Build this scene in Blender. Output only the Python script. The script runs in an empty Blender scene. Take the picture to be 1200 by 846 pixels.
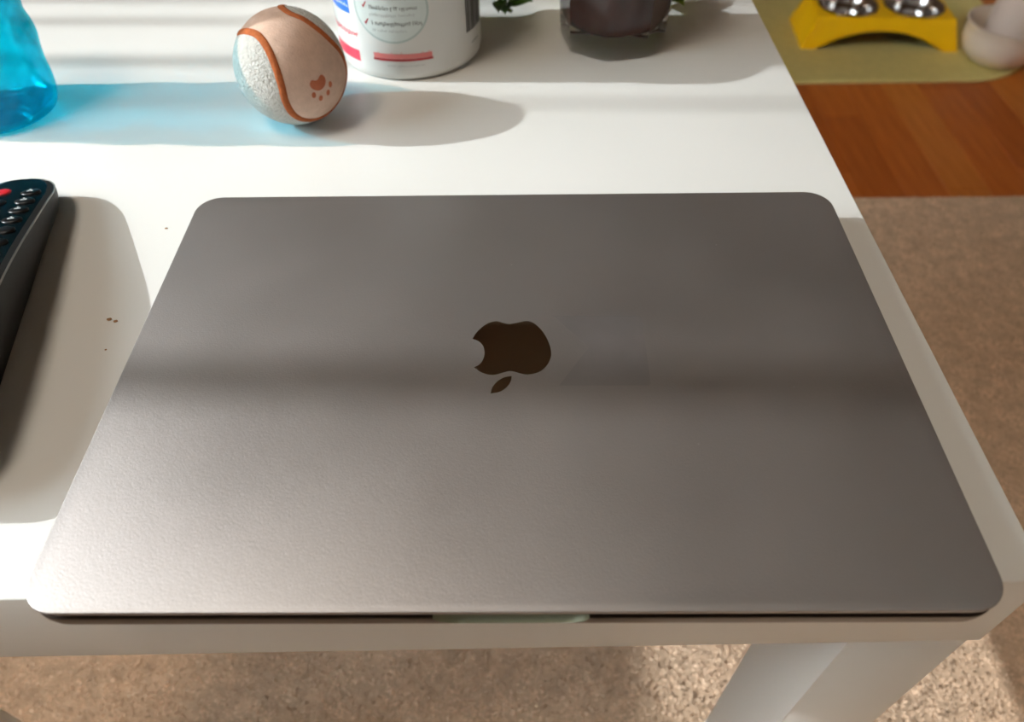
import bpy, bmesh, math, random
import numpy as np
from mathutils import Vector, Matrix, Euler

rnd = random.Random(7)
nrg = np.random.default_rng(11)
S = bpy.context.scene
COL = S.collection
MM = 0.001
RAD = math.radians

# ------------------------------------------------------------------ camera
cam_d = bpy.data.cameras.new('camera')
cam = bpy.data.objects.new('camera', cam_d)
COL.objects.link(cam)
cam.location = (3.464 * MM, -95.262 * MM, 231.752 * MM)
cam.rotation_euler = (0.702256, 0.013074, 0.002598)
cam_d.sensor_fit = 'HORIZONTAL'
cam_d.sensor_width = 36.0
cam_d.lens = 878.958 / 1200 * 36.0
cam_d.shift_y = 33.62 / 1200
cam_d.clip_start = 0.01
cam_d.clip_end = 50
cam_d.dof.use_dof = True
cam_d.dof.focus_distance = 0.315
cam_d.dof.aperture_fstop = 9.5
S.camera = cam

# ------------------------------------------------------------------ sky, sun, exposure
world = bpy.data.worlds.new('sky')
S.world = world
world.use_nodes = True
wn = world.node_tree.nodes
wn['Background'].inputs[0].default_value = (0.82, 0.93, 1.0, 1)
wn['Background'].inputs[1].default_value = 12.5

SUN_E, SUN_A = RAD(26.5), RAD(1.5)
sun_dir = Vector((math.cos(SUN_E) * math.cos(SUN_A), -math.cos(SUN_E) * math.sin(SUN_A), -math.sin(SUN_E)))
sun_d = bpy.data.lights.new('sun', 'SUN')
sun_d.energy = 4.35
sun_d.color = (0.96, 0.99, 1.0)
sun_d.angle = RAD(0.53)
sun = bpy.data.objects.new('sun', sun_d)
COL.objects.link(sun)
sun.rotation_euler = sun_dir.to_track_quat('-Z', 'Y').to_euler()
sun.location = (-4, 0, 3)

S.view_settings.view_transform = 'Standard'
S.view_settings.look = 'None'
S.view_settings.gamma = 1
S.view_settings.use_curve_mapping = False
S.view_settings.exposure = 0.34
S.cycles.use_denoising = True
S.cycles.max_bounces = 10
S.cycles.transparent_max_bounces = 16
S.cycles.caustics_reflective = False
S.cycles.caustics_refractive = True
S.cycles.blur_glossy = 1.0
S.cycles.sample_clamp_indirect = 6.0


# ------------------------------------------------------------------ materials
def srgb(r, g, b):
    f = lambda c: (c / 255 / 12.92) if c / 255 <= 0.04045 else ((c / 255 + 0.055) / 1.055) ** 2.4
    return (f(r), f(g), f(b), 1)


def pmat(name, col, rough=0.5, metal=0.0, var=0.06, nscale=40.0, bump=0.0, bscale=200.0, spec=0.5, coat=0.0, stretch=None, rvar=0.0, detail=4.0, bdist=0.001):
    """principled material: colour varied by noise, optional fine relief"""
    m = bpy.data.materials.new(name)
    m.use_nodes = True
    nt = m.node_tree
    N, L = nt.nodes, nt.links
    b = N['Principled BSDF']
    b.inputs['Roughness'].default_value = rough
    b.inputs['Metallic'].default_value = metal
    b.inputs['Specular IOR Level'].default_value = spec
    b.inputs['Coat Weight'].default_value = coat
    b.inputs['Coat Roughness'].default_value = 0.08
    tc = N.new('ShaderNodeTexCoord')
    mp = N.new('ShaderNodeMapping')
    L.new(tc.outputs['Object'], mp.inputs[0])
    if stretch:
        mp.inputs['Scale'].default_value = stretch
    nz = N.new('ShaderNodeTexNoise')
    nz.inputs['Scale'].default_value = nscale
    nz.inputs['Detail'].default_value = detail
    L.new(mp.outputs[0], nz.inputs['Vector'])
    cr = N.new('ShaderNodeValToRGB')
    lo = tuple(max(0, c * (1 - var)) for c in col[:3]) + (1,)
    hi = tuple(min(1, c * (1 + var)) for c in col[:3]) + (1,)
    cr.color_ramp.elements[0].position = 0.3
    cr.color_ramp.elements[1].position = 0.7
    cr.color_ramp.elements[0].color = lo
    cr.color_ramp.elements[1].color = hi
    L.new(nz.outputs['Fac'], cr.inputs[0])
    L.new(cr.outputs[0], b.inputs['Base Color'])
    if rvar:
        mr = N.new('ShaderNodeMapRange')
        mr.inputs['From Min'].default_value = 0.3
        mr.inputs['From Max'].default_value = 0.7
        mr.inputs['To Min'].default_value = rough - rvar
        mr.inputs['To Max'].default_value = rough + rvar
        L.new(nz.outputs['Fac'], mr.inputs[0])
        L.new(mr.outputs[0], b.inputs['Roughness'])
    if bump:
        n2 = N.new('ShaderNodeTexNoise')
        n2.inputs['Scale'].default_value = bscale
        n2.inputs['Detail'].default_value = 3
        L.new(mp.outputs[0], n2.inputs['Vector'])
        bp = N.new('ShaderNodeBump')
        bp.inputs['Strength'].default_value = bump
        bp.inputs['Distance'].default_value = bdist
        L.new(n2.outputs['Fac'], bp.inputs['Height'])
        L.new(bp.outputs[0], b.inputs['Normal'])
    return m


def clear_mat(name, tint, gloss=0.08, scatter=0.0, scol=None, rough=0.02, streak=0.04):
    """thin clear plastic or pane: tinted see-through with a glossy skin"""
    m = bpy.data.materials.new(name)
    m.use_nodes = True
    N, L = m.node_tree.nodes, m.node_tree.links
    N.remove(N['Principled BSDF'])
    out = N['Material Output']
    tr = N.new('ShaderNodeBsdfTransparent')
    nz = N.new('ShaderNodeTexNoise')
    nz.inputs['Scale'].default_value = 30
    cr = N.new('ShaderNodeValToRGB')
    cr.color_ramp.elements[0].color = tuple(c * (1 - streak) for c in tint[:3]) + (1,)
    cr.color_ramp.elements[1].color = tuple(min(1, c * (1 + streak)) for c in tint[:3]) + (1,)
    tc = N.new('ShaderNodeTexCoord')
    L.new(tc.outputs['Object'], nz.inputs['Vector'])
    nz.inputs['Distortion'].default_value = 1.2
    cr.color_ramp.elements[0].position = 0.35
    cr.color_ramp.elements[1].position = 0.65
    L.new(nz.outputs['Fac'], cr.inputs[0])
    L.new(cr.outputs[0], tr.inputs[0])
    base = tr.outputs[0]
    if scatter:
        tl = N.new('ShaderNodeBsdfTranslucent')
        df = N.new('ShaderNodeBsdfDiffuse')
        tl.inputs[0].default_value = scol
        df.inputs[0].default_value = scol
        m1 = N.new('ShaderNodeMixShader')
        m1.inputs[0].default_value = 0.4
        L.new(tl.outputs[0], m1.inputs[1])
        L.new(df.outputs[0], m1.inputs[2])
        m2 = N.new('ShaderNodeMixShader')
        m2.inputs[0].default_value = scatter
        L.new(tr.outputs[0], m2.inputs[1])
        L.new(m1.outputs[0], m2.inputs[2])
        base = m2.outputs[0]
    gl = N.new('ShaderNodeBsdfGlossy')
    gl.inputs['Roughness'].default_value = rough
    fr = N.new('ShaderNodeFresnel')
    fr.inputs[0].default_value = 1.45
    mu = N.new('ShaderNodeMath')
    mu.operation = 'MULTIPLY'
    mu.inputs[1].default_value = gloss / 0.04
    mu.use_clamp = True
    L.new(fr.outputs[0], mu.inputs[0])
    m3 = N.new('ShaderNodeMixShader')
    L.new(mu.outputs[0], m3.inputs[0])
    L.new(base, m3.inputs[1])
    L.new(gl.outputs[0], m3.inputs[2])
    L.new(m3.outputs[0], out.inputs[0])
    return m


def glass_mat(name, col, rough=0.0, ior=1.5):
    m = bpy.data.materials.new(name)
    m.use_nodes = True
    b = m.node_tree.nodes['Principled BSDF']
    b.inputs['Base Color'].default_value = col
    b.inputs['Transmission Weight'].default_value = 1.0
    b.inputs['Roughness'].default_value = rough
    b.inputs['IOR'].default_value = ior
    return m


def lid_mat():
    """bead-blasted dark grey aluminium: fine sparkle relief, faint smudges, dust specks"""
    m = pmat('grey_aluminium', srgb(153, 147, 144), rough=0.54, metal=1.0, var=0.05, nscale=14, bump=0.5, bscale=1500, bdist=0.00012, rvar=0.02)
    N, L = m.node_tree.nodes, m.node_tree.links
    b = N['Principled BSDF']
    tc = N.new('ShaderNodeTexCoord')
    vo = N.new('ShaderNodeTexVoronoi')
    vo.inputs['Scale'].default_value = 75
    L.new(tc.outputs['Object'], vo.inputs['Vector'])
    # only a few cells carry a speck of dust
    lt = N.new('ShaderNodeMath'); lt.operation = 'LESS_THAN'; lt.inputs[1].default_value = 0.03
    L.new(vo.outputs['Distance'], lt.inputs[0])
    sp = N.new('ShaderNodeSeparateColor')
    L.new(vo.outputs['Color'], sp.inputs[0])
    gt = N.new('ShaderNodeMath'); gt.operation = 'GREATER_THAN'; gt.inputs[1].default_value = 0.8
    L.new(sp.outputs[0], gt.inputs[0])
    mu = N.new('ShaderNodeMath'); mu.operation = 'MULTIPLY'
    L.new(lt.outputs[0], mu.inputs[0]); L.new(gt.outputs[0], mu.inputs[1])
    inv = N.new('ShaderNodeMath'); inv.operation = 'SUBTRACT'; inv.inputs[0].default_value = 1.0
    L.new(mu.outputs[0], inv.inputs[1])
    L.new(inv.outputs[0], b.inputs['Metallic'])
    return m


def wood_mat(name, c0, c1):
    m = pmat(name, c0, rough=0.42, var=0.3, nscale=9, stretch=(9, 0.9, 1), spec=0.35, detail=6)
    cr = [n for n in m.node_tree.nodes if n.type == 'VALTORGB'][0]
    cr.color_ramp.elements[0].color = c0
    cr.color_ramp.elements[1].color = c1
    return m


M = {}
M['table'] = pmat('white_lacquer', (0.68, 0.675, 0.65, 1), rough=0.34, var=0.012, nscale=6, spec=0.36)
M['lid'] = lid_mat()
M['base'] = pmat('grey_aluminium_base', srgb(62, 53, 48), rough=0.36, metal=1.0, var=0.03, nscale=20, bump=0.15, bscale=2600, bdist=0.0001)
M['gap'] = pmat('black_rubber', srgb(16, 15, 15), rough=0.7, var=0.1)
M['logo'] = pmat('polished_dark_metal', (0.46, 0.44, 0.4, 1), rough=0.03, metal=1.0, var=0.02, nscale=10)
M['residue'] = pmat('sticker_residue', srgb(146, 141, 140), rough=0.55, metal=1.0, var=0.05, nscale=60, bump=0.2, bscale=2600, bdist=0.00012)
M['rug'] = pmat('beige_pile', (0.72, 0.525, 0.375, 1), rough=0.95, var=0.22, nscale=55, spec=0.1)
M['rug_back'] = pmat('rug_backing', (0.60, 0.43, 0.30, 1), rough=1.0, var=0.15, nscale=80, spec=0.05)
M['wood'] = [wood_mat('parquet_%d' % i, c0, c1) for i, (c0, c1) in enumerate([
    (srgb(176, 98, 36), srgb(198, 118, 50)), (srgb(166, 84, 28), srgb(188, 102, 40)), (srgb(186, 108, 44), srgb(206, 126, 58)), (srgb(156, 76, 24), srgb(176, 92, 34))])]
M['subfloor'] = wood_mat('parquet_base', srgb(150, 78, 28), srgb(176, 96, 38))
M['wall'] = pmat('warm_plaster', (0.80, 0.68, 0.54, 1), rough=0.9, var=0.04, nscale=5, bump=0.1, bscale=150)
M['ceiling'] = pmat('ceiling_paint', (0.26, 0.19, 0.125, 1), rough=0.95, var=0.03, nscale=4)
M['brown_wall'] = pmat('brown_wall_paint', (0.30, 0.225, 0.16, 1), rough=0.9, var=0.05, nscale=5, bump=0.1, bscale=150)
M['front_wall'] = pmat('grey_wall_paint', (0.42, 0.43, 0.43, 1), rough=0.9, var=0.04, nscale=5, bump=0.1, bscale=150)
M['lamp_glow'] = pmat('lamp_diffuser', (0.9, 0.88, 0.84, 1), rough=0.5, var=0.01)  # glow of the added overhead light that fills the tabletop shade
M['lamp_glow'].node_tree.nodes['Principled BSDF'].inputs['Emission Color'].default_value = (1.0, 0.87, 0.72, 1)
M['lamp_glow'].node_tree.nodes['Principled BSDF'].inputs['Emission Strength'].default_value = 17.0
M['frame'] = pmat('white_window_paint', (0.8, 0.8, 0.78, 1), rough=0.4, var=0.02)
M['pane'] = clear_mat('window_pane', (0.97, 0.985, 0.98, 1), gloss=0.04)
M['cord'] = pmat('woven_cord', (0.75, 0.73, 0.68, 1), rough=0.9, var=0.05, nscale=300)


# ------------------------------------------------------------------ mesh helpers (all shapes in millimetres)
def mesh_obj(name, verts, faces, mat, parent=None, smooth=None, mats=None, fmat=None):
    me = bpy.data.meshes.new(name)
    me.from_pydata([(v[0] * MM, v[1] * MM, v[2] * MM) for v in verts], [], faces)
    me.update()
    if mats:
        for m in mats:
            me.materials.append(m)
        if fmat:
            me.polygons.foreach_set('material_index', fmat)
    else:
        me.materials.append(mat)
    if smooth is not None:
        me.polygons.foreach_set('use_smooth', [True] * len(me.polygons))
        if smooth < 179:
            me.set_sharp_from_angle(angle=RAD(smooth))
    o = bpy.data.objects.new(name, me)
    COL.objects.link(o)
    if parent is not None:
        o.parent = parent
    return o


def bm_obj(name, bm, mat, parent=None, smooth=None):
    bm.normal_update()
    me = bpy.data.meshes.new(name)
    for v in bm.verts:
        v.co *= MM
    bm.to_mesh(me)
    bm.free()
    me.materials.append(mat)
    if smooth is not None:
        me.polygons.foreach_set('use_smooth', [True] * len(me.polygons))
        if smooth < 179:
            me.set_sharp_from_angle(angle=RAD(smooth))
    o = bpy.data.objects.new(name, me)
    COL.objects.link(o)
    if parent is not None:
        o.parent = parent
    return o


def box_bm(x0, x1, y0, y1, z0, z1, bevel=0.0, seg=2, bm=None):
    bm = bm or bmesh.new()
    vs = [bm.verts.new(c) for c in ((x0, y0, z0), (x1, y0, z0), (x1, y1, z0), (x0, y1, z0), (x0, y0, z1), (x1, y0, z1), (x1, y1, z1), (x0, y1, z1))]
    fs = [bm.faces.new([vs[i] for i in f]) for f in ((3, 2, 1, 0), (4, 5, 6, 7), (0, 1, 5, 4), (1, 2, 6, 5), (2, 3, 7, 6), (3, 0, 4, 7))]
    if bevel:
        es = list({e for f in fs for e in f.edges})
        bmesh.ops.bevel(bm, geom=es, offset=bevel, segments=seg, affect='EDGES', profile=0.5)
    return bm


def box(name, x0, x1, y0, y1, z0, z1, mat, parent=None, bevel=0.0, seg=2):
    return bm_obj(name, box_bm(x0, x1, y0, y1, z0, z1, bevel, seg), mat, parent, smooth=40 if bevel else None)


def loft(rings, cap0=True, cap1=True, closed=True):
    n = len(rings[0])
    V = [p for r in rings for p in r]
    F = []
    for i in range(len(rings) - 1):
        for j in range(n if closed else n - 1):
            k = (j + 1) % n
            F.append((i * n + j, i * n + k, (i + 1) * n + k, (i + 1) * n + j))
    if cap0:
        F.append(tuple(reversed(range(n))))
    if cap1:
        F.append(tuple(range((len(rings) - 1) * n, len(rings) * n)))
    return V, F


def lathe(profile, n=48, cap0=True, cap1=True, cx=0, cy=0, phase=0.0):
    rings = [[(cx + r * math.cos(2 * math.pi * k / n + phase), cy + r * math.sin(2 * math.pi * k / n + phase), z) for k in range(n)] for r, z in profile]
    return loft(rings, cap0, cap1)


def rrect(w, d, r, z, inset=0.0, seg=8, cx=0.0, cy=0.0):
    hw, hd = w / 2 - inset, d / 2 - inset
    r = max(0.2, r - inset * 0.6)
    pts = []
    for qx, qy, a0 in ((1, 1, 0), (-1, 1, 90), (-1, -1, 180), (1, -1, 270)):
        for k in range(seg + 1):
            a = RAD(a0 + 90 * k / seg)
            pts.append((cx + qx * (hw - r) + r * math.cos(a), cy + qy * (hd - r) + r * math.sin(a), z))
    return pts


def catmull(P, closed=False, sub=6):
    P = [np.array(p, float) for p in P]
    n = len(P)
    out = []
    rng = range(n) if closed else range(n - 1)
    for i in rng:
        p0 = P[(i - 1) % n] if closed or i > 0 else 2 * P[0] - P[1]
        p1, p2 = P[i], P[(i + 1) % n]
        p3 = P[(i + 2) % n] if closed or i + 2 < n else 2 * P[-1] - P[-2]
        for k in range(sub):
            t = k / sub
            out.append(0.5 * (2 * p1 + (p2 - p0) * t + (2 * p0 - 5 * p1 + 4 * p2 - p3) * t * t + (3 * p1 - p0 - 3 * p2 + p3) * t ** 3))
    if not closed:
        out.append(P[-1])
    return out


def tube(P, r, n=8, cap=True):
    P = [np.array(p, float) for p in P]
    rings = []
    up = np.array((0.13, 0.27, 0.95))
    for i, p in enumerate(P):
        t = P[min(i + 1, len(P) - 1)] - P[max(i - 1, 0)]
        t = t / (np.linalg.norm(t) + 1e-9)
        a = np.cross(t, up); a /= np.linalg.norm(a) + 1e-9
        b = np.cross(t, a)
        rr = r[i] if isinstance(r, (list, tuple)) else r
        rings.append([tuple(p + rr * (a * math.cos(2 * math.pi * k / n) + b * math.sin(2 * math.pi * k / n))) for k in range(n)])
    return loft(rings, cap, cap)


def thing(name, label, cat, loc=(0, 0, 0), rotz=0.0, group=None):
    o = bpy.data.objects.new(name, None)
    o.empty_display_size = 0.02
    COL.objects.link(o)
    o.location = [c * MM for c in loc]
    o.rotation_euler = (0, 0, rotz)
    o['label'] = label
    o['category'] = cat
    if group:
        o['group'] = group
    return o


def tag(o, label, cat, group=None):
    o['label'] = label
    o['category'] = cat
    if group:
        o['group'] = group
    return o


def struct(o):
    o['kind'] = 'structure'
    return o


def boolean_cut(o, verts, faces):
    c = mesh_obj('cutter', verts, faces, M['base'], o.parent)
    bpy.context.view_layer.update()
    bmc = bmesh.new()
    bmc.from_mesh(c.data)
    bmesh.ops.recalc_face_normals(bmc, faces=bmc.faces[:])
    bmc.to_mesh(c.data)
    bmc.free()
    md = o.modifiers.new('cut', 'BOOLEAN')
    md.operation = 'DIFFERENCE'
    md.solver = 'EXACT'
    md.object = c
    dg = bpy.context.evaluated_depsgraph_get()
    me = bpy.data.meshes.new_from_object(o.evaluated_get(dg))
    o.modifiers.clear()
    o.data = me
    bpy.data.objects.remove(c)
    me.set_sharp_from_angle(angle=RAD(35))
    return o


# ------------------------------------------------------------------ the room
FLOOR, RUG = -458.0, -450.0
WX = -2100.0
SILL, HEAD, JL, JR = 630.0, 1900.0, -900.0, 620.0

floor = struct(box('floor', -2100, 2600, -1600, 2130, FLOOR - 60, FLOOR - 1.5, M['subfloor']))
bm = bmesh.new()
for a in ((WX - 200, WX, -1600, JL, FLOOR - 60, 2000), (WX - 200, WX, JR, 2130, FLOOR - 60, 2000), (WX - 200, WX, JL, JR, FLOOR - 60, SILL), (WX - 200, WX, JL, JR, HEAD, 2000)):
    box_bm(*a, bm=bm)
struct(bm_obj('wall_left', bm, M['wall']))
struct(box('wall_back', WX - 200, 2600, 2130, 2280, FLOOR - 60, 2000, M['brown_wall']))
struct(box('wall_front', WX - 200, 2600, -1750, -1600, FLOOR - 60, 2000, M['front_wall']))
struct(box('wall_right', 2600, 2750, -1750, 2280, FLOOR - 60, 2000, M['wall']))
struct(box('ceiling', WX - 200, 2750, -1750, 2280, 2000, 2100, M['ceiling']))

fill_light = thing('ceiling_lamp', 'round white ceiling lamp glowing warm near the window', 'lamp', (-800, -300, 2000))  # added out of view to lift the shade on the tabletop

win = thing('window_1', 'window', 'window', (WX - 100, (JL + JR) / 2, SILL))
del win['label'], win['category']
struct(win)
hw, hh = (JR - JL) / 2, HEAD - SILL
for nm, a in (('frame_rail', (-30, 30, -hw, hw, 0, 45)), ('frame_rail', (-30, 30, -hw, hw, hh - 45, hh)), ('frame_stile', (-30, 30, -hw, -hw + 45, 45, hh - 45)), ('frame_stile', (-30, 30, hw - 45, hw, 45, hh - 45))):
    box(nm, *a, M['frame'], win, bevel=3)
box('window_sill', -60, 150, -hw, hw, -30, 0, M['frame'], win, bevel=4)
box('pane', -3, 3, -hw + 45, hw - 45, 45, hh - 45, M['pane'], win)
# vertical cords of a raised blind and one slim glazing bar: their soft shadows cross the table
YC = (JL + JR) / 2
for ys, w in ((99, 22), (330, 7), (382, 11), (440, 9), (476, 9)):
    yb = ys + 0.026 * 1950 - YC
    if w > 15:
        box('glazing_bar', 8, 28, yb - w / 2, yb + w / 2, 45, hh - 45, M['frame'], win, bevel=2)
    else:
        box('blind_cord', 95, 99, yb - w / 2, yb + w / 2, 20, hh - 10, M['cord'], win, bevel=0.8)

mesh_obj('lamp_rim', *lathe([(300, 0), (318, 0), (318, -58), (306, -62), (304, -10)], 64, False, False), M['frame'], fill_light, smooth=40)
mesh_obj('diffuser', *lathe([(304, -30), (300, -58), (270, -72), (180, -84), (60, -90), (5, -91)], 64, False, True), M['lamp_glow'], fill_light, smooth=60)

# parquet strips run away from the camera
PW = 66.0
strip_meshes = {}
x = -330.0
row = 0
while x < 1500:
    y = 520.0 - rnd.random() * 300
    while y < 2080:
        ln = rnd.choice((240, 310, 380, 450))
        ln = min(ln, 2128 - y)
        if ln > 40:
            mi = rnd.randrange(4)
            key = (ln, mi)
            if key not in strip_meshes:
                o = box('plank', 0.35, PW - 0.35, 0.35, ln - 0.35, -14, 0, M['wood'][mi], floor, bevel=0.5, seg=1)
                strip_meshes[key] = o.data
            else:
                o = bpy.data.objects.new('plank', strip_meshes[key])
                COL.objects.link(o)
                o.parent = floor
            o.location = (x * MM, y * MM, FLOOR * MM + rnd.uniform(-0.2, 0.1) * MM)
        y += ln
    x += PW
    row += 1

# ------------------------------------------------------------------ rug
rug = thing('rug', 'beige shaggy rug lying under the white table', 'rug', (0, 0, FLOOR))
RX0, RX1, RY0, RY1 = -1500.0, 1700.0, -1300.0, 862.0
box('backing', RX0, RX1, RY0, RY1, 0, 4, M['rug_back'], rug, bevel=1.5)
NT = 240000
tx = nrg.uniform(-620, 1080, NT)
ty = nrg.uniform(-20, RY1 - 2, NT)
ln = nrg.uniform(1.4, 2.8, NT) * (0.85 + 0.25 * np.sin(tx / 31) * np.sin(ty / 27 + tx / 90))
lean = nrg.normal(0, 1.4, (NT, 2))
rad = nrg.uniform(1.4, 2.4, NT)
a0 = nrg.uniform(0, 6.28, NT)
V = np.zeros((NT, 4, 3))
for k in range(3):
    V[:, k, 0] = tx + rad * np.cos(a0 + k * 2.0944)
    V[:, k, 1] = ty + rad * np.sin(a0 + k * 2.0944)
    V[:, k, 2] = 3.6
V[:, 3, 0] = tx + lean[:, 0]
V[:, 3, 1] = ty + lean[:, 1]
V[:, 3, 2] = 4 + ln * 0.75
idx = (np.arange(NT) * 4)[:, None]
F = np.concatenate([idx + np.array(t) for t in ((0, 1, 3), (1, 2, 3), (2, 0, 3))], axis=0)
me = bpy.data.meshes.new('pile')
me.vertices.add(NT * 4)
me.vertices.foreach_set('co', (V * MM).ravel())
me.loops.add(F.size)
me.loops.foreach_set('vertex_index', F.ravel().astype(np.int32))
me.polygons.add(len(F))
me.polygons.foreach_set('loop_start', np.arange(0, F.size, 3, dtype=np.int32))
me.update(calc_edges=True)
me.materials.append(M['rug'])
pile = bpy.data.objects.new('pile', me)
COL.objects.link(pile)
pile.parent = rug
pile['kind'] = 'stuff'

# ------------------------------------------------------------------ coffee table
TH = 0.0151824
u = np.array((math.cos(TH), math.sin(TH)))
v = np.array((-math.sin(TH), math.cos(TH)))
TC = np.array((177.67, 16.65))           # front right corner of the top
table = thing('coffee_table', 'white square coffee table with thick top and square legs', 'table', (TC[0], TC[1], RUG), TH)
TW, TT, LEG, INS, INY = 551.0, 50.0, 46.0, 3.8, 0.6
box('table_top', -TW, 0, 0, TW, 450 - TT, 450, M['table'], table, bevel=0.7, seg=3)
for lx in (-INS - LEG, -TW + INS):
    for ly in (INY, TW - INY - LEG):
        box('leg', lx, lx + LEG, ly, ly + LEG, 0.0, 450 - TT, M['table'], table, bevel=0.9, seg=2)
M['crumb'] = pmat('brown_crumb', srgb(150, 110, 72), rough=0.9, var=0.3, nscale=400)

# ------------------------------------------------------------------ laptop
LW, LD = 304.1, 212.4
lap = thing('laptop', 'closed dark grey aluminium laptop overhanging the front table edge', 'laptop', (0, LD / 2, 0))
RC = 11.5
rings = [rrect(LW, LD, RC, z, i) for z, i in ((1.3, 5.6), (1.5, 3.8), (2.4, 2.1), (4.2, 1.05), (6.6, 0.5), (8.8, 0.25), (9.75, 0.25), (10.0, 0.5))]
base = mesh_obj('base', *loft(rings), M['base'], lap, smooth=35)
# finger scoop in the middle of the front edge
cut = []
for yy, zb in ((-LD / 2 - 3, 2.9), (-LD / 2 + 1.4, 3.6), (-LD / 2 + 3.6, 5.6), (-LD / 2 + 4.6, 8.6), (-LD / 2 + 4.9, 11.0)):
    r_ = []
    for xx, zz in ((-24.8, 11.4), (-24.2, 9.4), (-22.6, 6.6), (-19.5, 4.2), (-16, 3.4), (16, 3.4), (19.5, 4.2), (22.6, 6.6), (24.2, 9.4), (24.8, 11.4)):
        r_.append((xx, yy, max(zz + (zb - 2.9), 0) if zz < 11 else 11.9))
    cut.append(r_)
boolean_cut(base, *loft(cut))
M['scoop'] = pmat('bright_milled_edge', srgb(126, 127, 104), rough=0.45, metal=0.25, var=0.03, nscale=40)  # paler than the base: light caught in the scoop, put into its colour
base.data.materials.append(M['scoop'])
for f in base.data.polygons:
    vs = [base.data.vertices[k_].co for k_ in f.vertices]
    if all(abs(c.x) < 0.0251 and c.y < (-LD / 2 + 5.6) * MM and c.z > 0.0027 for c in vs):
        f.material_index = 1
mesh_obj('lid_gasket', *loft([rrect(LW, LD, RC, z, 2.6) for z in (9.9, 10.6)]), M['gap'], lap)
rings = [rrect(LW, LD, RC, z, i) for z, i in ((10.45, 1.9), (10.5, 1.5), (11.6, 0.8), (13.4, 0.15), (14.4, 0.0), (14.75, 0.05), (14.92, 0.18), (15.0, 0.45))]
lid = mesh_obj('lid', *loft(rings), M['lid'], lap, smooth=50)
box('hinge', -95, 95, LD / 2 - 4.2, LD / 2 - 1.0, 5.2, 10.55, M['gap'], lap, bevel=1.2)
for fx in (-128, 128):
    for fy in (-84, 84):
        o = mesh_obj('rubber_foot', *lathe([(6.5, 0), (7.2, 0.4), (7.2, 1.4)], 24, cx=fx, cy=fy), M['gap'], lap, smooth=40)


def flat_poly(name, loops, z0, z1, mat, parent, dy=-LD / 2):
    bm = bmesh.new()
    for P in loops:
        bot = [bm.verts.new((p[0], p[1] + dy, z0)) for p in P]
        top = [bm.verts.new((p[0], p[1] + dy, z1)) for p in P]
        n = len(P)
        bm.faces.new(top)
        for i in range(n):
            bm.faces.new((bot[i], bot[(i + 1) % n], top[(i + 1) % n], top[i]))
    bmesh.ops.recalc_face_normals(bm, faces=bm.faces[:])
    return bm_obj(name, bm, mat, parent)


body = [(-15.83, 115.05), (-13.78, 119.39), (-10.18, 123.53), (-6.48, 124.95), (-3.66, 124.0), (-1.15, 123.3), (1.46, 123.8), (6.13, 124.94), (9.36, 123.3), (12.5, 118.8), (14.64, 113.0), (15.55, 107.12), (14.6, 102.27), (12.47, 98.71), (9.79, 96.62), (6.27, 95.71), (3.64, 96.2), (1.01, 97.28), (-0.75, 97.6), (-2.94, 97.0), (-6.44, 95.71), (-9.52, 95.97), (-12.19, 97.3), (-14.65, 99.55)]
bite = [(-14.65, 99.55), (-12.4, 101.3), (-11.1, 104.3), (-10.75, 107.6), (-11.5, 111.2), (-13.4, 113.7), (-15.83, 115.05)]
outline = catmull(body, sub=5)[:-1] + catmull(bite, sub=5)[:-1]
leafA = catmull([(-7.9, 86.3), (-7.3, 89.3), (-5.5, 92.3), (-2.9, 94.3), (0.0, 95.0)], sub=5)[:-1]
leafB = catmull([(0.0, 95.0), (-0.4, 92.2), (-1.9, 89.4), (-4.4, 87.2), (-7.9, 86.3)], sub=5)[:-1]
logo = flat_poly('emblem', [outline[::-1]], 14.9, 15.05, M['logo'], lid)
logo['label'] = 'dark mirror-polished fruit emblem with a bite, upside down on the lid'
lf = flat_poly('emblem_leaf', [(leafA + leafB)[::-1]], 14.9, 15.05, M['logo'], lid)
res = flat_poly('sticker_residue', [[(17.5, 127.2), (15.9, 128), (52.5, 127.8), (53.3, 126.6), (52.9, 90.6), (52, 89.8), (18.0, 90.0), (30.6, 109.9)]], 14.95, 15.02, M['residue'], lid)
res['label'] = 'faint square trace of a removed sticker'

# ------------------------------------------------------------------ remote control
rem = thing('remote_control', 'arched black remote control with a red button, cut by the left edge', 'remote', (-233.5, 138.5, 0), math.atan2(38, 191))
M['rem_side'] = pmat('dark_remote_plastic', srgb(15, 12, 10), rough=0.55, var=0.08, nscale=80)
M['rem_top'] = pmat('glossy_black_plastic', srgb(7, 10, 13), rough=0.22, var=0.15, nscale=60, coat=0.0)
M['rem_trim'] = pmat('grey_trim', srgb(150, 146, 140), rough=0.3, metal=0.8, var=0.05)
M['key'] = pmat('black_key_rubber', srgb(16, 17, 19), rough=0.32, var=0.1, nscale=200, spec=0.35)
M['key_red'] = pmat('red_key_rubber', srgb(200, 30, 40), rough=0.35, var=0.08, nscale=200)
M['key_print'] = pmat('key_print', srgb(190, 195, 196), rough=0.6, var=0.05)
ys = [-98.5, -97, -93, -86, -76, -60, -40, -20, 0, 20, 40, 55, 68, 78, 86, 92, 96, 98.2]


def rem_hw(y):
    d = min(98.5 - abs(y), 22.0) / 22.0
    return 22.0 * (0.14 + 0.86 * math.sqrt(max(0.0, 1 - (1 - d) ** 2)))


def rem_top(y):
    return float(np.interp(y, (-98.5, -60, -35, 10, 40, 70, 98.5), (23, 28, 28.8, 25.8, 21.2, 16.2, 10.8)))


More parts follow.
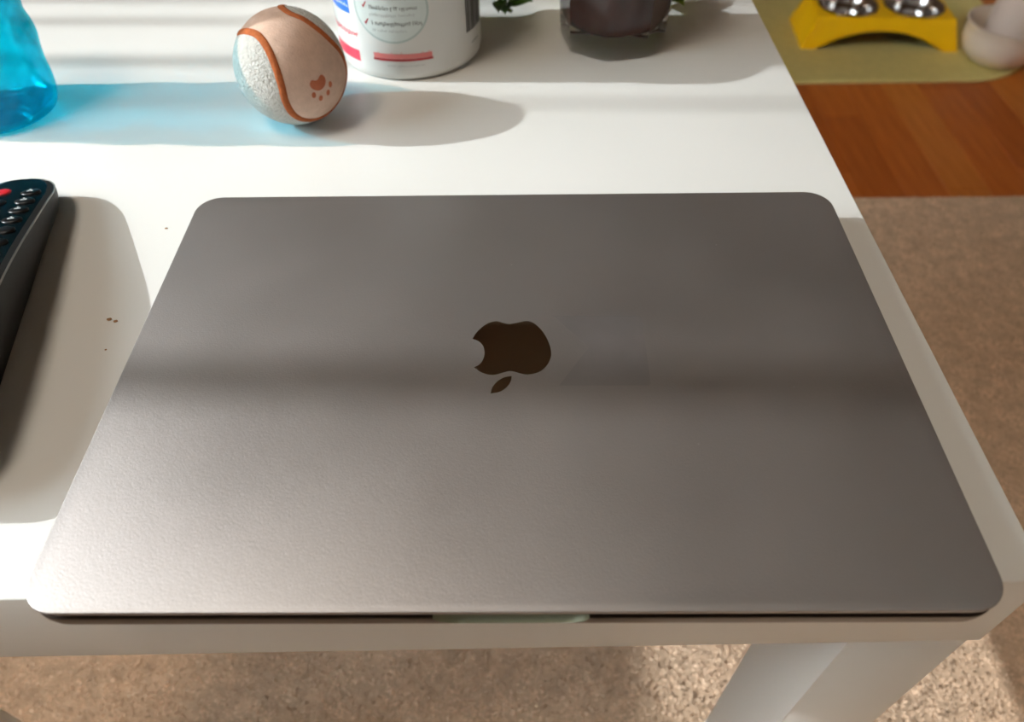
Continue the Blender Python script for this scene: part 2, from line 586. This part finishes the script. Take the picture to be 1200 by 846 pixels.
rings = []
for y in ys:
    w, zt = rem_hw(y), rem_top(y)
    end = max(0.0, (abs(y) - 80) / 18.5)
    zb = 0.0 + 3.2 * end ** 2
    half = [(w * 0.0, zb), (w * 0.5, zb), (w * 0.74, zb + 0.8), (w * 0.86, zb + zt * 0.22), (w * 0.95, zb + zt * 0.5), (w, zt - 1.6), (w * 0.995, zt - 0.6), (w * 0.95, zt)]
    ring = [(x_, y, z_) for x_, z_ in half] + [(-x_, y, z_) for x_, z_ in half[:0:-1]]
    rings.append(ring)
mesh_obj('body', *loft(rings), M['rem_side'], rem, smooth=50)
rings = []
for y in ys[1:-1]:
    w, zt = rem_hw(y) * 0.93, rem_top(y)
    rings.append([(w * s_, y, zt - 0.3 + 1.5 * (1 - s_ * s_)) for s_ in (-1, -0.8, -0.5, -0.2, 0.2, 0.5, 0.8, 1)] + [(w, y, zt - 1.0), (-w, y, zt - 1.0)])
mesh_obj('top_panel', *loft(rings), M['rem_top'], rem, smooth=45)
for s_ in (-1, 1):
    P = [(s_ * rem_hw(y) * 0.985, y, rem_top(y) - 0.35) for y in ys[1:-1]]
    mesh_obj('trim_strip', *tube(catmull(P, sub=3), 0.42, 6), M['rem_trim'], rem, smooth=60)


def key(x_, y_, rx, ry, mat, printed=True):
    zt = rem_top(y_) + 1.1
    slope = (rem_top(y_ + 3) - rem_top(y_ - 3)) / 6
    V_, F_ = lathe([(1.0, -0.8), (1.0, 0.2), (0.88, 0.65), (0.55, 0.9), (0.15, 0.96)], 20)
    V_ = [(x_ + a * rx, y_ + b * ry, zt + c - 1.5 * (x_ / 22) ** 2 + slope * b * ry) for a, b, c in V_]
    k = mesh_obj('key', V_, F_, mat, rem, smooth=60)
    if printed:
        zz = zt + 1.0 - 1.5 * (x_ / 22) ** 2
        bm = box_bm(x_ - rx * 0.32, x_ + rx * 0.32, y_ - 0.35, y_ + 0.35, zz - 0.1, zz + 0.05)
        box_bm(x_ - 0.3, x_ + 0.3, y_ - ry * 0.45, y_ + ry * 0.45, zz - 0.1, zz + 0.05, bm=bm)
        bm_obj('key_print', bm, M['key_print'], k)
    return k


k = key(-2.5, 81, 4.2, 3.6, M['key_red'], False)
k['label'] = 'red power key'
for i, y in enumerate((78, 68, 58.5, 48.5, 38.5, 27.5, 16, 4, -9, -22, -36, -50)):
    for x_ in (11.5, -1.0 if i else None, -13.0):
        if x_ is None:
            continue
        key(x_, y, 4.6, 3.3, M['key'], i < 4)

# ------------------------------------------------------------------ blue bottle
bot = thing('blue_bottle', 'translucent cyan plastic bottle at the left edge casting blue shadow', 'bottle', (-304, 322, 0))
M['bottle'] = clear_mat('cyan_plastic', (0.006, 0.76, 0.87, 1), gloss=0.012, scatter=0.05, scol=(0.01, 0.7, 0.95, 1), streak=0.13)
M['cap'] = pmat('white_cap_plastic', (0.8, 0.82, 0.82, 1), rough=0.35, var=0.02)
M['liquid_blue'] = clear_mat('blue_liquid', (0.4, 0.92, 0.985, 1), gloss=0.002)
prof = [(8, 4.5), (17, 2.0), (23, 0.2), (27, 0.5), (30.2, 3), (32.2, 9), (33.2, 16), (33.4, 25), (34.4, 33), (35.8, 40), (35.6, 46), (34.6, 52), (35.4, 58), (36.6, 66), (36.4, 74), (35.2, 80), (36.4, 88), (36.6, 96), (35.4, 104), (31, 112), (24, 119), (16, 124), (12.5, 127), (12.0, 136)]
P = catmull(prof, sub=3)
mesh_obj('bottle_body', *lathe([tuple(q) for q in P], 64, True, True), M['bottle'], bot, smooth=70)
inner = [(6, 6.2), (16, 4.0), (25, 3.4), (29, 6), (31.2, 12), (32, 20), (32.4, 28), (34, 37), (34, 45), (33, 52), (34, 60), (34.8, 68), (33.8, 80), (34.8, 90), (34.8, 96)]
mesh_obj('liquid', *lathe(inner, 48), M['liquid_blue'], bot, smooth=60)
mesh_obj('cap', *lathe([(13.6, 130), (13.8, 131), (13.6, 147), (12.6, 149), (6, 149.4)], 40), M['cap'], bot, smooth=50)

# ------------------------------------------------------------------ fabric ball
BR = 30.3
ball = thing('toy_ball', 'plush cream pet toy ball with brown seam and paw print', 'ball', (-123.6, 312.2, 0))
M['cream'] = pmat('cream_fabric', srgb(200, 170, 152), rough=0.95, var=0.07, nscale=220, bump=0.5, bscale=900, bdist=0.0006, spec=0.1)
M['fluff'] = pmat('white_terry_fabric', srgb(188, 186, 180), rough=1.0, var=0.1, nscale=420, bump=1.0, bscale=700, bdist=0.0014, spec=0.05)
M['seam'] = pmat('rust_brown_binding', srgb(164, 92, 54), rough=0.9, var=0.16, nscale=500, bump=0.6, bscale=900, bdist=0.0006, spec=0.1)
M['paw'] = pmat('brown_print', srgb(176, 98, 66), rough=0.9, var=0.1, nscale=300)
seam_pts = [(-.514, -.321, .795), (-.27, -.521, .809), (-.097, -.726, .68), (.012, -.895, .445), (.061, -.987, .15), (.06, -.985, -.136), (.1, -.9, -.415), (.2, -.77, -.61),
            (.36, -.58, -.73), (.55, -.36, -.75), (.74, -.17, -.65), (.88, -.03, -.48), (.95, .06, -.30), (.985, .08, -.05), (.964, -.0, .262), (.843, -.1, .524), (.645, -.12, .753), (.44, -.08, .895), (.2, -.03, .97),
            (.02, .22, .97), (.0, .5, .87), (.1, .78, .62), (.2, .95, .2), (.1, .95, -.3), (-.2, .8, -.55), (-.6, .7, -.4), (-.85, .5, .1), (-.85, .2, .5), (-.73, -.1, .68)]
loop = [q / np.linalg.norm(q) for q in catmull(seam_pts, True, 6)]
out_pole = np.array((-.55, -.65, -.52)); out_pole /= np.linalg.norm(out_pole)
e1 = np.cross(out_pole, (0, 0, 1)); e1 /= np.linalg.norm(e1)
e2 = np.cross(out_pole, e1)


def stereo(q):
    q = np.asarray(q)
    d = 1 - q @ out_pole + 1e-6
    return np.array(((q @ e1) / d, (q @ e2) / d))


LP = np.array([stereo(q) for q in loop])


def inside(q):
    x0, y0 = stereo(q)
    x1, y1 = LP[:, 0], LP[:, 1]
    x2, y2 = np.roll(x1, -1), np.roll(y1, -1)
    c = ((y1 > y0) != (y2 > y0)) & (x0 < (x2 - x1) * (y0 - y1) / (y2 - y1 + 1e-12) + x1)
    return bool(c.sum() % 2)


bm = bmesh.new()
bmesh.ops.create_icosphere(bm, subdivisions=5, radius=1.0)
VV = [v_.co.copy() for v_ in bm.verts]
FF = [tuple(v_.index for v_ in f.verts) for f in bm.faces]
bm.free()
sides = [inside(np.array((VV[a] + VV[b] + VV[c]) / 3)) for a, b, c in FF]
for nm, flag, mt in (('cream_panel', True, 'cream'), ('fluffy_panel', False, 'fluff')):
    fs = [f for f, s_ in zip(FF, sides) if s_ == flag]
    used = sorted({i for f in fs for i in f})
    mp_ = {i: k for k, i in enumerate(used)}
    rr = BR if flag else BR + 0.2
    mesh_obj(nm, [(VV[i].x * rr, VV[i].y * rr, VV[i].z * rr * 1.0 + BR) for i in used], [tuple(mp_[i] for i in f) for f in fs], M[mt], ball, smooth=180)
rings = []
n = len(loop)
for i, q in enumerate(loop):
    t = loop[(i + 1) % n] - loop[i - 1]
    t /= np.linalg.norm(t)
    b_ = np.cross(t, q)
    ring = []
    for k in range(10):
        a = 2 * math.pi * k / 10
        w_ = b_ * 2.1 * math.cos(a) + q * (0.85 * math.sin(a))
        ring.append(tuple(q * (BR - 0.15) + w_ + np.array((0, 0, BR))))
    rings.append(ring)
rings.append(rings[0])
mesh_obj('seam', *loft(rings, False, False), M['seam'], ball, smooth=180)


def pad(name, c, shape, mat, rise=0.3):
    c = np.array(c, float); c /= np.linalg.norm(c)
    a = np.cross((0, 0, 1), c); a /= np.linalg.norm(a)
    b = np.cross(c, a)
    V_, F_ = [], []
    ns = len(shape)
    for s_ in (0.02, 0.5, 1.0):
        for px, py in shape:
            q = c * BR + a * px * s_ + b * py * s_
            q = q / np.linalg.norm(q) * (BR + rise * (1 if s_ < 0.9 else 0.3)) + np.array((0, 0, BR))
            V_.append(tuple(q))
    for i in range(2):
        for j in range(ns):
            k2 = (j + 1) % ns
            F_.append((i * ns + j, (i + 1) * ns + j, (i + 1) * ns + k2, i * ns + k2))
    F_.append(tuple(range(ns)))
    return mesh_obj(name, V_, F_, mat, ball, smooth=60)


main_pad = [(q[0] * 1.35, q[1] * 1.35) for q in catmull([(-3.6, 1.0), (-3.2, -0.8), (-1.6, -2.2), (0.2, -2.7), (2.2, -2.0), (3.4, -0.4), (3.5, 1.4), (2.4, 2.9), (1.2, 2.6), (0.2, 1.7), (-1.0, 1.6), (-2.4, 2.2)], True, 3)]
pad('paw_pad', (.64, -.745, .06), main_pad, M['paw'])
for c in ((.545, -.83, -.11), (.635, -.745, -.215), (.755, -.632, -.17), (.81, -.582, -.04)):
    pad('paw_toe', c, [(1.25 * math.cos(t_ * 0.5236), 1.8 * math.sin(t_ * 0.5236)) for t_ in range(12)], M['paw'])

# ------------------------------------------------------------------ white jar with printed label
JR_ = 46.0
jar = thing('plastic_jar', 'white plastic jar with red and blue printed label behind the ball', 'jar', (-67, 398, 0))
M['jar'] = pmat('white_jar_plastic', (0.68, 0.67, 0.64, 1), rough=0.3, var=0.01, nscale=10)
M['red'] = pmat('red_print', srgb(224, 44, 74), rough=0.4, var=0.04)
M['pink'] = pmat('pale_red_print', srgb(226, 134, 132), rough=0.4, var=0.04)
M['dark_red'] = pmat('dark_red_print', srgb(172, 46, 52), rough=0.4, var=0.04)
M['blue'] = pmat('blue_print', srgb(16, 104, 216), rough=0.4, var=0.04)
M['seal'] = pmat('grey_green_print', srgb(206, 214, 210), rough=0.4, var=0.03)
M['seal_rim'] = pmat('seal_edge_print', srgb(176, 190, 186), rough=0.4, var=0.03)
M['ink'] = pmat('grey_ink', srgb(122, 124, 122), rough=0.5, var=0.05)
M['ink_pale'] = pmat('pale_grey_ink', srgb(176, 180, 178), rough=0.5, var=0.05)
M['white_ink'] = pmat('white_ink', srgb(225, 232, 240), rough=0.5, var=0.03)
M['black_ink'] = pmat('barcode_ink', srgb(70, 68, 66), rough=0.5, var=0.05)
jp = [(20, 1.6), (38, 1.0), (41.5, 0.0), (43.5, 0.4), (45.2, 2.2), (46, 5.5), (46, 72), (45.2, 75), (41.5, 77)]
mesh_obj('jar_body', *lathe(jp, 96), M['jar'], jar, smooth=50)
mesh_obj('screw_lid', *lathe([(47, 76.5), (47.8, 77.5), (47.8, 92), (46.6, 94.5), (40, 95), (10, 95)], 96), M['jar'], jar, smooth=50)


def on_jar(th, z, h):
    a = RAD(th)
    return ((JR_ + h) * math.cos(a), (JR_ + h) * math.sin(a), z)


def strokes(rects, h):
    V_, F_ = [], []
    for t0, t1, z0, z1 in rects:
        n_ = max(1, int(abs(t1 - t0) / 2.5))
        b0 = len(V_)
        for i in range(n_ + 1):
            t = t0 + (t1 - t0) * i / n_
            V_ += [on_jar(t, z0, h), on_jar(t, z1, h)]
        for i in range(n_):
            F_.append((b0 + 2 * i, b0 + 2 * i + 2, b0 + 2 * i + 3, b0 + 2 * i + 1))
    return V_, F_


def disc_on_jar(tc, zc, rt, rz, h, inner=0.0):
    V_, F_ = [], []
    NR, NA = 6, 48
    for i in range(NR + 1):
        f = inner + (1 - inner) * i / NR
        for k_ in range(NA):
            a = 2 * math.pi * k_ / NA
            V_.append(on_jar(tc + rt * f * math.cos(a), zc + rz * f * math.sin(a), h))
    for i in range(NR):
        for k_ in range(NA):
            k2 = (k_ + 1) % NA
            F_.append((i * NA + k_, (i + 1) * NA + k_, (i + 1) * NA + k2, i * NA + k2))
    return V_, F_


def text_row(t0, t1, z, hgt, dens=1.5, seed=0):
    """small upright strokes and bows: a line of print too small to read"""
    r_ = random.Random(seed)
    out = []
    t = t0
    while t < t1:
        tall = r_.random()
        lo = z - (0.3 * hgt if tall > 0.88 else 0)
        hi = z + hgt * (1.0 if tall < 0.3 else 0.68)
        out.append((t, t + dens * 0.38, lo, hi))
        if r_.random() < 0.75:
            zz = z + hgt * r_.choice((0.0, 0.3, 0.55))
            out.append((t, t + dens * 0.95, zz, zz + hgt * 0.16))
        t += dens * (1.0 if r_.random() < 0.88 else 1.7)
    return out


mesh_obj('seal_edge', *disc_on_jar(-95.2, 43.5, 28.6, 19.6, 0.10, 0.93), M['seal_rim'], jar)
seal = mesh_obj('seal', *disc_on_jar(-95.2, 43.5, 27, 18.4, 0.12), M['seal'], jar)
for z, t0, t1, hgt, mt, sd in ((43.3, -110.5, -75.4, 2.3, 'ink', 1), (39.6, -111, -78, 1.6, 'ink_pale', 2), (34.4, -110, -72.8, 2.4, 'ink', 3), (30.6, -110, -85, 1.6, 'ink_pale', 4), (48.8, -110, -76, 1.6, 'ink_pale', 8), (52.6, -110, -74, 2.3, 'ink', 9)):
    mesh_obj('print_line', *strokes(text_row(t0, t1, z, hgt, 1.5, sd), 0.22), M[mt], jar)
for z in (44.6, 35.0, 53.0):
    V_ = [on_jar(t, zz, 0.24) for t, zz in ((-116.2, z), (-115.2, z - 1.2), (-112.4, z + 2.4), (-113.2, z + 2.6), (-115.2, z + 0.3), (-115.8, z + 0.7))]
    mesh_obj('check_mark', V_, [(0, 1, 4, 5), (1, 2, 3, 4)], M['dark_red'], jar)
mesh_obj('print_line', *strokes(text_row(-163, -126, 24.6, 3.0, 2.3, 5), 0.15), M['red'], jar)
mesh_obj('red_block', *strokes([(-160, -126.3, 9.3, 16.2)], 0.15), M['red'], jar)
V_, F_ = [], []
nb = 14
for i in range(nb + 1):
    t = -158 + 28 * i / nb
    zlow = 37.2 + 1.6 * ((t + 140) / 16) ** 2 * (1 if t < -140 else 0.25)
    V_ += [on_jar(t, zlow, 0.15), on_jar(t, 54, 0.15)]
    if i:
        F_.append((2 * i - 2, 2 * i, 2 * i + 1, 2 * i - 1))
mesh_obj('blue_emblem', V_, F_, M['blue'], jar)
mesh_obj('emblem_print', *strokes(text_row(-150, -132, 41.0, 1.8, 2.2, 6) + text_row(-150, -132, 45.5, 2.4, 2.2, 7), 0.25), M['white_ink'], jar)
mesh_obj('print_band', *strokes([(-112.5, -67, 14.6, 17.6)], 0.12), M['pink'], jar)
mesh_obj('print_line', *strokes(text_row(-112, -67.5, 15.4, 3.2, 1.6, 10), 0.2), M['pink'], jar)
mesh_obj('print_rule', *strokes([(-113, -66.5, 13.1, 14.5)], 0.16), M['dark_red'], jar)
mesh_obj('print_line', *strokes(text_row(-102, -74, 9.8, 1.0, 1.4, 11), 0.15), M['ink_pale'], jar)
bars, t = [], -33.5
while t < -8:
    w_ = rnd.choice((0.7, 1.1, 1.7))
    bars.append((t, t + w_, 20.5, 50))
    t += w_ + rnd.choice((0.35, 0.6))
mesh_obj('barcode', *strokes(bars, 0.12), M['black_ink'], jar)
mesh_obj('print_line', *strokes(text_row(-27, -14, 12.2, 1.7, 1.6, 12), 0.12), M['ink'], jar)

# ------------------------------------------------------------------ tumbler of cola
gl = thing('glass_tumbler', 'faceted glass tumbler of dark cola behind the laptop', 'glass', (65.5, 408, 0))
M['glass'] = glass_mat('clear_glass', (0.985, 0.995, 0.99, 1))
M['cola'] = pmat('dark_cola', (0.07, 0.009, 0.004, 1), rough=0.06, var=0.25, nscale=30, spec=0.4)
b_ = M['cola'].node_tree.nodes['Principled BSDF']
b_.inputs['Transmission Weight'].default_value = 0.12
b_.inputs['IOR'].default_value = 1.33


def facet_ring(r, z, k_, n_=8, seg=6, phase=RAD(-101)):
    """ring between an octagon (k_=1) and a circle (k_=0)"""
    out = []
    for i in range(n_ * seg):
        a = 2 * math.pi * i / (n_ * seg)
        loc = (a % (2 * math.pi / n_)) - math.pi / n_
        oct_r = r * math.cos(math.pi / n_) / math.cos(loc)
        rr = oct_r * k_ + r * (1 - k_) * 0.975
        out.append((rr * math.cos(a + phase), rr * math.sin(a + phase), z))
    return out


outer = [facet_ring(r, z, k_) for r, z, k_ in ((32, 0.0, 1), (34.2, 1.2, 1), (34.6, 4, 1), (35.5, 20, 1), (37.5, 48, 1), (39, 68, 1), (39.8, 80, 0.4), (40.4, 92, 0), (40.4, 104, 0), (39.6, 105.4, 0))]
inner = [facet_ring(r, z, 0) for r, z in ((38.6, 105.2), (38.2, 100), (37.4, 80), (34.4, 44), (31.6, 20), (29.5, 15.5), (25, 13.4), (15, 12.6), (3, 12.4))]
V_, F_ = loft(outer + inner)
mesh_obj('tumbler', V_, F_, M['glass'], gl, smooth=24)
lq = [facet_ring(r, z, 0) for r, z in ((3, 12.2), (15, 12.4), (25, 13.2), (29.7, 15.3), (31.9, 20), (34.7, 44), (37.6, 78), (37.4, 78.6))]
mesh_obj('cola', *loft(lq), M['cola'], gl, smooth=60)

# ------------------------------------------------------------------ trailing plant behind the jar
plant = thing('trailing_plant', 'small trailing plant with lime green leaves behind jar and glass', 'plant', (-98, 557, 0))
M['pot'] = pmat('white_ceramic', (0.78, 0.76, 0.72, 1), rough=0.35, var=0.02)
M['leaf'] = pmat('green_leaf', srgb(76, 116, 40), rough=0.4, var=0.3, nscale=120)
M['leaf_lime'] = pmat('lime_leaf', srgb(150, 182, 58), rough=0.45, var=0.2, nscale=120)
M['stem'] = pmat('green_stem', srgb(88, 104, 48), rough=0.6, var=0.15, nscale=200)
M['soil'] = pmat('potting_soil', srgb(52, 40, 32), rough=1.0, var=0.4, nscale=300, bump=1.0, bscale=400)
mesh_obj('pot', *lathe([(38, 0), (41, 1), (52, 78), (55, 80), (55, 90), (52, 90.5), (49, 84), (47, 74)], 48, True, False), M['pot'], plant, smooth=45)
mesh_obj('soil', *lathe([(48, 75), (30, 79), (4, 80)], 32, True, True), M['soil'], plant, smooth=80)


def leaf_mesh(L_, W_, mat, name='leaf'):
    V_, F_ = [], []
    ns = 8
    for i in range(ns + 1):
        t = i / ns
        w_ = W_ * math.sin(math.pi * min(1, t * 0.97 + 0.02)) ** 0.75 * (1 - 0.35 * t)
        sag = -0.28 * L_ * t * t
        for s_ in (-1, -0.5, 0, 0.5, 1):
            V_.append((s_ * w_ / 2, t * L_, sag + abs(s_) * 0.16 * W_))
    for i in range(ns):
        for j in range(4):
            a = i * 5 + j
            F_.append((a, a + 1, a + 6, a + 5))
    top = len(V_)
    V_ += [(a, b, c - 0.5) for a, b, c in V_]
    F_ += [tuple(top + q for q in f[::-1]) for f in F_]
    rim = [i * 5 for i in range(ns + 1)] + [ns * 5 + j for j in range(1, 5)] + [i * 5 + 4 for i in range(ns - 1, -1, -1)] + [3, 2, 1]
    for i in range(len(rim)):
        a, b = rim[i], rim[(i + 1) % len(rim)]
        F_.append((a, top + a, top + b, b))
    me_ = bpy.data.meshes.new(name)
    me_.from_pydata([(a * MM, b * MM, c * MM) for a, b, c in V_], [], F_)
    me_.materials.append(mat)
    me_.polygons.foreach_set('use_smooth', [True] * len(me_.polygons))
    return me_


leaves = [leaf_mesh(22, 15, M['leaf']), leaf_mesh(17, 12, M['leaf']), leaf_mesh(24, 17, M['leaf_lime']), leaf_mesh(16, 12, M['leaf_lime'])]


def put_leaf(par, loc, rx, rz, kind):
    o = bpy.data.objects.new('leaf', leaves[kind])
    COL.objects.link(o)
    o.parent = par
    o.location = [c * MM for c in loc]
    o.rotation_euler = (rx, rnd.uniform(-0.4, 0.4), rz)


vines = [
    ([(20, -10, 78), (46, -18, 96), (64, -60, 84), (76, -90, 50), (84, -108, 22), (90, -114, 8), (97, -118, 5)], (0, 0, 1, 0, 1, 1)),
    ([(25, 0, 78), (60, -8, 100), (95, -40, 70), (112, -66, 26), (140, -86, 7), (175, -96, 5), (200, -103, 6), (212, -106, 9)], (0, 2, 2, 3, 2, 3, 2, 2)),
    ([(5, 20, 78), (10, 44, 105), (0, 70, 90), (-14, 88, 60)], (0, 1, 0, 1)),
    ([(-20, 6, 78), (-40, 20, 104), (-66, 26, 96), (-84, 30, 66)], (0, 0, 1, 1)),
    ([(10, 10, 78), (40, 30, 110), (72, 40, 104), (96, 44, 78)], (0, 2, 0, 1)),
    ([(0, -6, 78), (2, -16, 112), (14, -20, 126)], (0, 0, 2)),
]
for pts, kinds in vines:
    P = catmull(pts, sub=5)
    st = mesh_obj('stem', *tube(P, 1.3, 6), M['stem'], plant, smooth=80)
    for i in range(4, len(P), 3):
        q = P[i]
        d = P[min(i + 1, len(P) - 1)] - P[i - 1]
        az = math.atan2(d[1], d[0]) - math.pi / 2
        for s_ in (-1, 1):
            put_leaf(st, (q[0], q[1], max(q[2], 6.5) + 1), rnd.uniform(0.3, 0.6), az + s_ * rnd.uniform(0.6, 1.3), kinds[min(len(kinds) - 1, i // 5)])

# ------------------------------------------------------------------ crumbs on the table
for (cx, cy, r_), lb in zip(((-175.6, 141.8, 0.8), (-178.8, 143.0, 0.9), (-174, 124.6, 0.45), (-173, 207.6, 0.6)),
                            ('brown crumb beside the laptop, the darker of a close pair', 'brown crumb beside the laptop, the wider of a close pair', 'tiny brown crumb on the remote shadow, nearest the front', 'tiny brown crumb near the back left laptop corner')):
    bm = bmesh.new()
    bmesh.ops.create_icosphere(bm, subdivisions=2, radius=r_)
    for v_ in bm.verts:
        v_.co.z = v_.co.z * 0.35 + r_ * 0.3
        v_.co.x *= 1.3
        v_.co *= 1 + rnd.uniform(-0.18, 0.18)
    zmin = min(v_.co.z for v_ in bm.verts)
    for v_ in bm.verts:
        v_.co.z -= zmin
    o = bm_obj('crumb', bm, M['crumb'], None, smooth=60)
    o.location = (cx * MM, cy * MM, 0)
    tag(o, lb, 'crumb', 'crumbs on the table')

# ------------------------------------------------------------------ feeding mat and pet bowls on the floor
M['mat'] = pmat('olive_mat', srgb(214, 200, 130), rough=0.7, var=0.05, nscale=60, bump=0.2, bscale=300)
M['yellow'] = pmat('yellow_plastic', srgb(252, 196, 0), rough=0.35, var=0.04, nscale=20)
M['steel'] = pmat('polished_steel', srgb(190, 186, 184), rough=0.14, metal=1.0, var=0.06, nscale=30)
mat_o = mesh_obj('feeding_mat', *loft([rrect(640, 560, 150, z, i, 12) for z, i in ((0, 1.5), (1, 0), (4.5, 0), (5.5, 2), (5.5, 6), (3.5, 9))]), M['mat'], None, smooth=40)
mat_o.location = (652 * MM, 1491 * MM, FLOOR * MM)
tag(mat_o, 'olive green feeding mat with rounded corners on the wooden floor', 'mat')
MZ = FLOOR + 3.5

stand = thing('bowl_stand', 'yellow plastic double bowl stand with arched sides on the mat', 'bowl stand', (697, 1396, MZ), RAD(-4))
bm = bmesh.new()
# shell: arched skirt on a rounded footprint, sloping in to the top with two holes
NS = 24
W0, D0, W1, D1, H = 146.0, 66.0, 126.0, 56.0, 54.0


def skirt_pt(s, top):
    """s runs 0..4 around the four sides"""
    k_, f = int(s) % 4, s - int(s)
    w_, d_ = (W1, D1) if top else (W0, D0)
    cs = [(-w_, -d_), (w_, -d_), (w_, d_), (-w_, d_)]
    a, b = cs[k_], cs[(k_ + 1) % 4]
    x_, y_ = a[0] + (b[0] - a[0]) * f, a[1] + (b[1] - a[1]) * f
    arch = 0.0
    e = 0.1 if k_ % 2 == 0 else 0.6
    if e < f < 1 - e:
        g = (f - 0.5) / (0.5 - e)
        arch = (34.0 if k_ % 2 == 0 else 16.0) * (1 - g * g) ** 0.75
    return x_, y_, (H if top else arch)


N4 = 4 * NS
ro = [skirt_pt(4 * i / N4, False) for i in range(N4)]
rt = [skirt_pt(4 * i / N4, True) for i in range(N4)]
TK = 5.0


def mixp(a, b, f):
    return tuple(a[i] + (b[i] - a[i]) * f for i in range(3))


foot = []
for a, b in zip(ro, rt):
    f = a[2] / H
    foot.append((a[0] + (b[0] - a[0]) * f, a[1] + (b[1] - a[1]) * f, a[2]))
shrink = lambda q, d: (q[0] - math.copysign(min(abs(q[0]), d), q[0]), q[1] - math.copysign(min(abs(q[1]), d), q[1]), q[2])
rings = [foot, rt, [(q[0] * 0.985, q[1] * 0.965, H + 2.2) for q in rt]]
inner_top = [(q[0] * 0.955, q[1] * 0.9, H - 3) for q in rt]
inner_foot = [shrink(q, TK) for q in foot]
V_, F_ = loft(rings, False, False)
nV = len(V_)
V_ += inner_top + inner_foot
for j in range(N4):
    k2 = (j + 1) % N4
    F_.append((nV + j, nV + N4 + j, nV + N4 + k2, nV + k2)[::-1])
    F_.append((j, nV + N4 + j, nV + N4 + k2, k2))
mesh_obj('skirt', V_, F_, M['yellow'], stand, smooth=40)
# top plate with two round openings
HX, HR = 62.0, 50.0
bm = bmesh.new()
ring_o = [bm.verts.new((q[0] * 0.985, q[1] * 0.965, H + 2.2)) for q in rt]
edges = [bm.edges.new((ring_o[j], ring_o[(j + 1) % N4])) for j in range(N4)]
for sx in (-1, 1):
    c_ = [bm.verts.new((sx * HX + HR * math.cos(2 * math.pi * k_ / 40), HR * math.sin(2 * math.pi * k_ / 40), H + 2.2)) for k_ in range(40)]
    edges += [bm.edges.new((c_[k_], c_[(k_ + 1) % 40])) for k_ in range(40)]
bmesh.ops.triangle_fill(bm, use_beauty=True, use_dissolve=False, edges=edges)
kill = [f for f in bm.faces if min(math.hypot(f.calc_center_median().x - sx * HX, f.calc_center_median().y) for sx in (-1, 1)) < HR * 0.93]
bmesh.ops.delete(bm, geom=kill, context='FACES')
for f in bm.faces:
    f.normal_update()
    if f.normal.z < 0:
        f.normal_flip()
plate = bm_obj('top_plate', bm, M['yellow'], stand)
plate.modifiers.new('thick', 'SOLIDIFY').thickness = 0.003
plate.modifiers['thick'].offset = -1
ca, sa = math.cos(RAD(-4)), math.sin(RAD(-4))
for sx, lb in ((-1, 'round steel bowl in the yellow stand, nearer the table'), (1, 'round steel bowl in the yellow stand, beside the white bowl')):
    bw = thing('steel_bowl', lb, 'bowl', (697 + sx * HX * ca, 1396 + sx * HX * sa, MZ), 0, 'steel pet bowls')
    pr_ = [(10, 14), (34, 14), (42, 19), (47, 34), (49, 56.2), (50, 58.2), (54, 58.4), (55.5, 57.6), (55.8, 58.2), (54.5, 60.0), (50, 60.2), (48, 58.8), (46, 36), (41, 21), (33.5, 16), (5, 15.4)]
    mesh_obj('bowl_shell', *lathe(pr_, 56), M['steel'], bw, smooth=60)

wb = thing('white_bowl', 'frosted white plastic bowl container at the right edge of mat', 'bowl', (893, 1288, MZ))
M['frost'] = pmat('frosted_white_plastic', srgb(228, 214, 198), rough=0.22, var=0.04, nscale=20)
pr_ = [(20, 0.5), (34, 0), (46, 4), (60, 17), (68, 34), (71, 52), (71, 66), (73, 68), (73, 70.5), (69.5, 71), (68.5, 66), (68, 52), (65, 35), (57, 19), (44, 7), (20, 3.5)]
mesh_obj('bowl_shell', *lathe(pr_, 64), M['frost'], wb, smooth=50)
M['tank'] = pmat('pale_pink_plastic', srgb(222, 204, 192), rough=0.3, var=0.03, nscale=20)
tk = mesh_obj('water_tank', *lathe([(30, 12), (44, 14), (46, 20), (46, 110), (42, 120), (20, 126)], 48, cx=30, cy=34), M['tank'], wb, smooth=50)
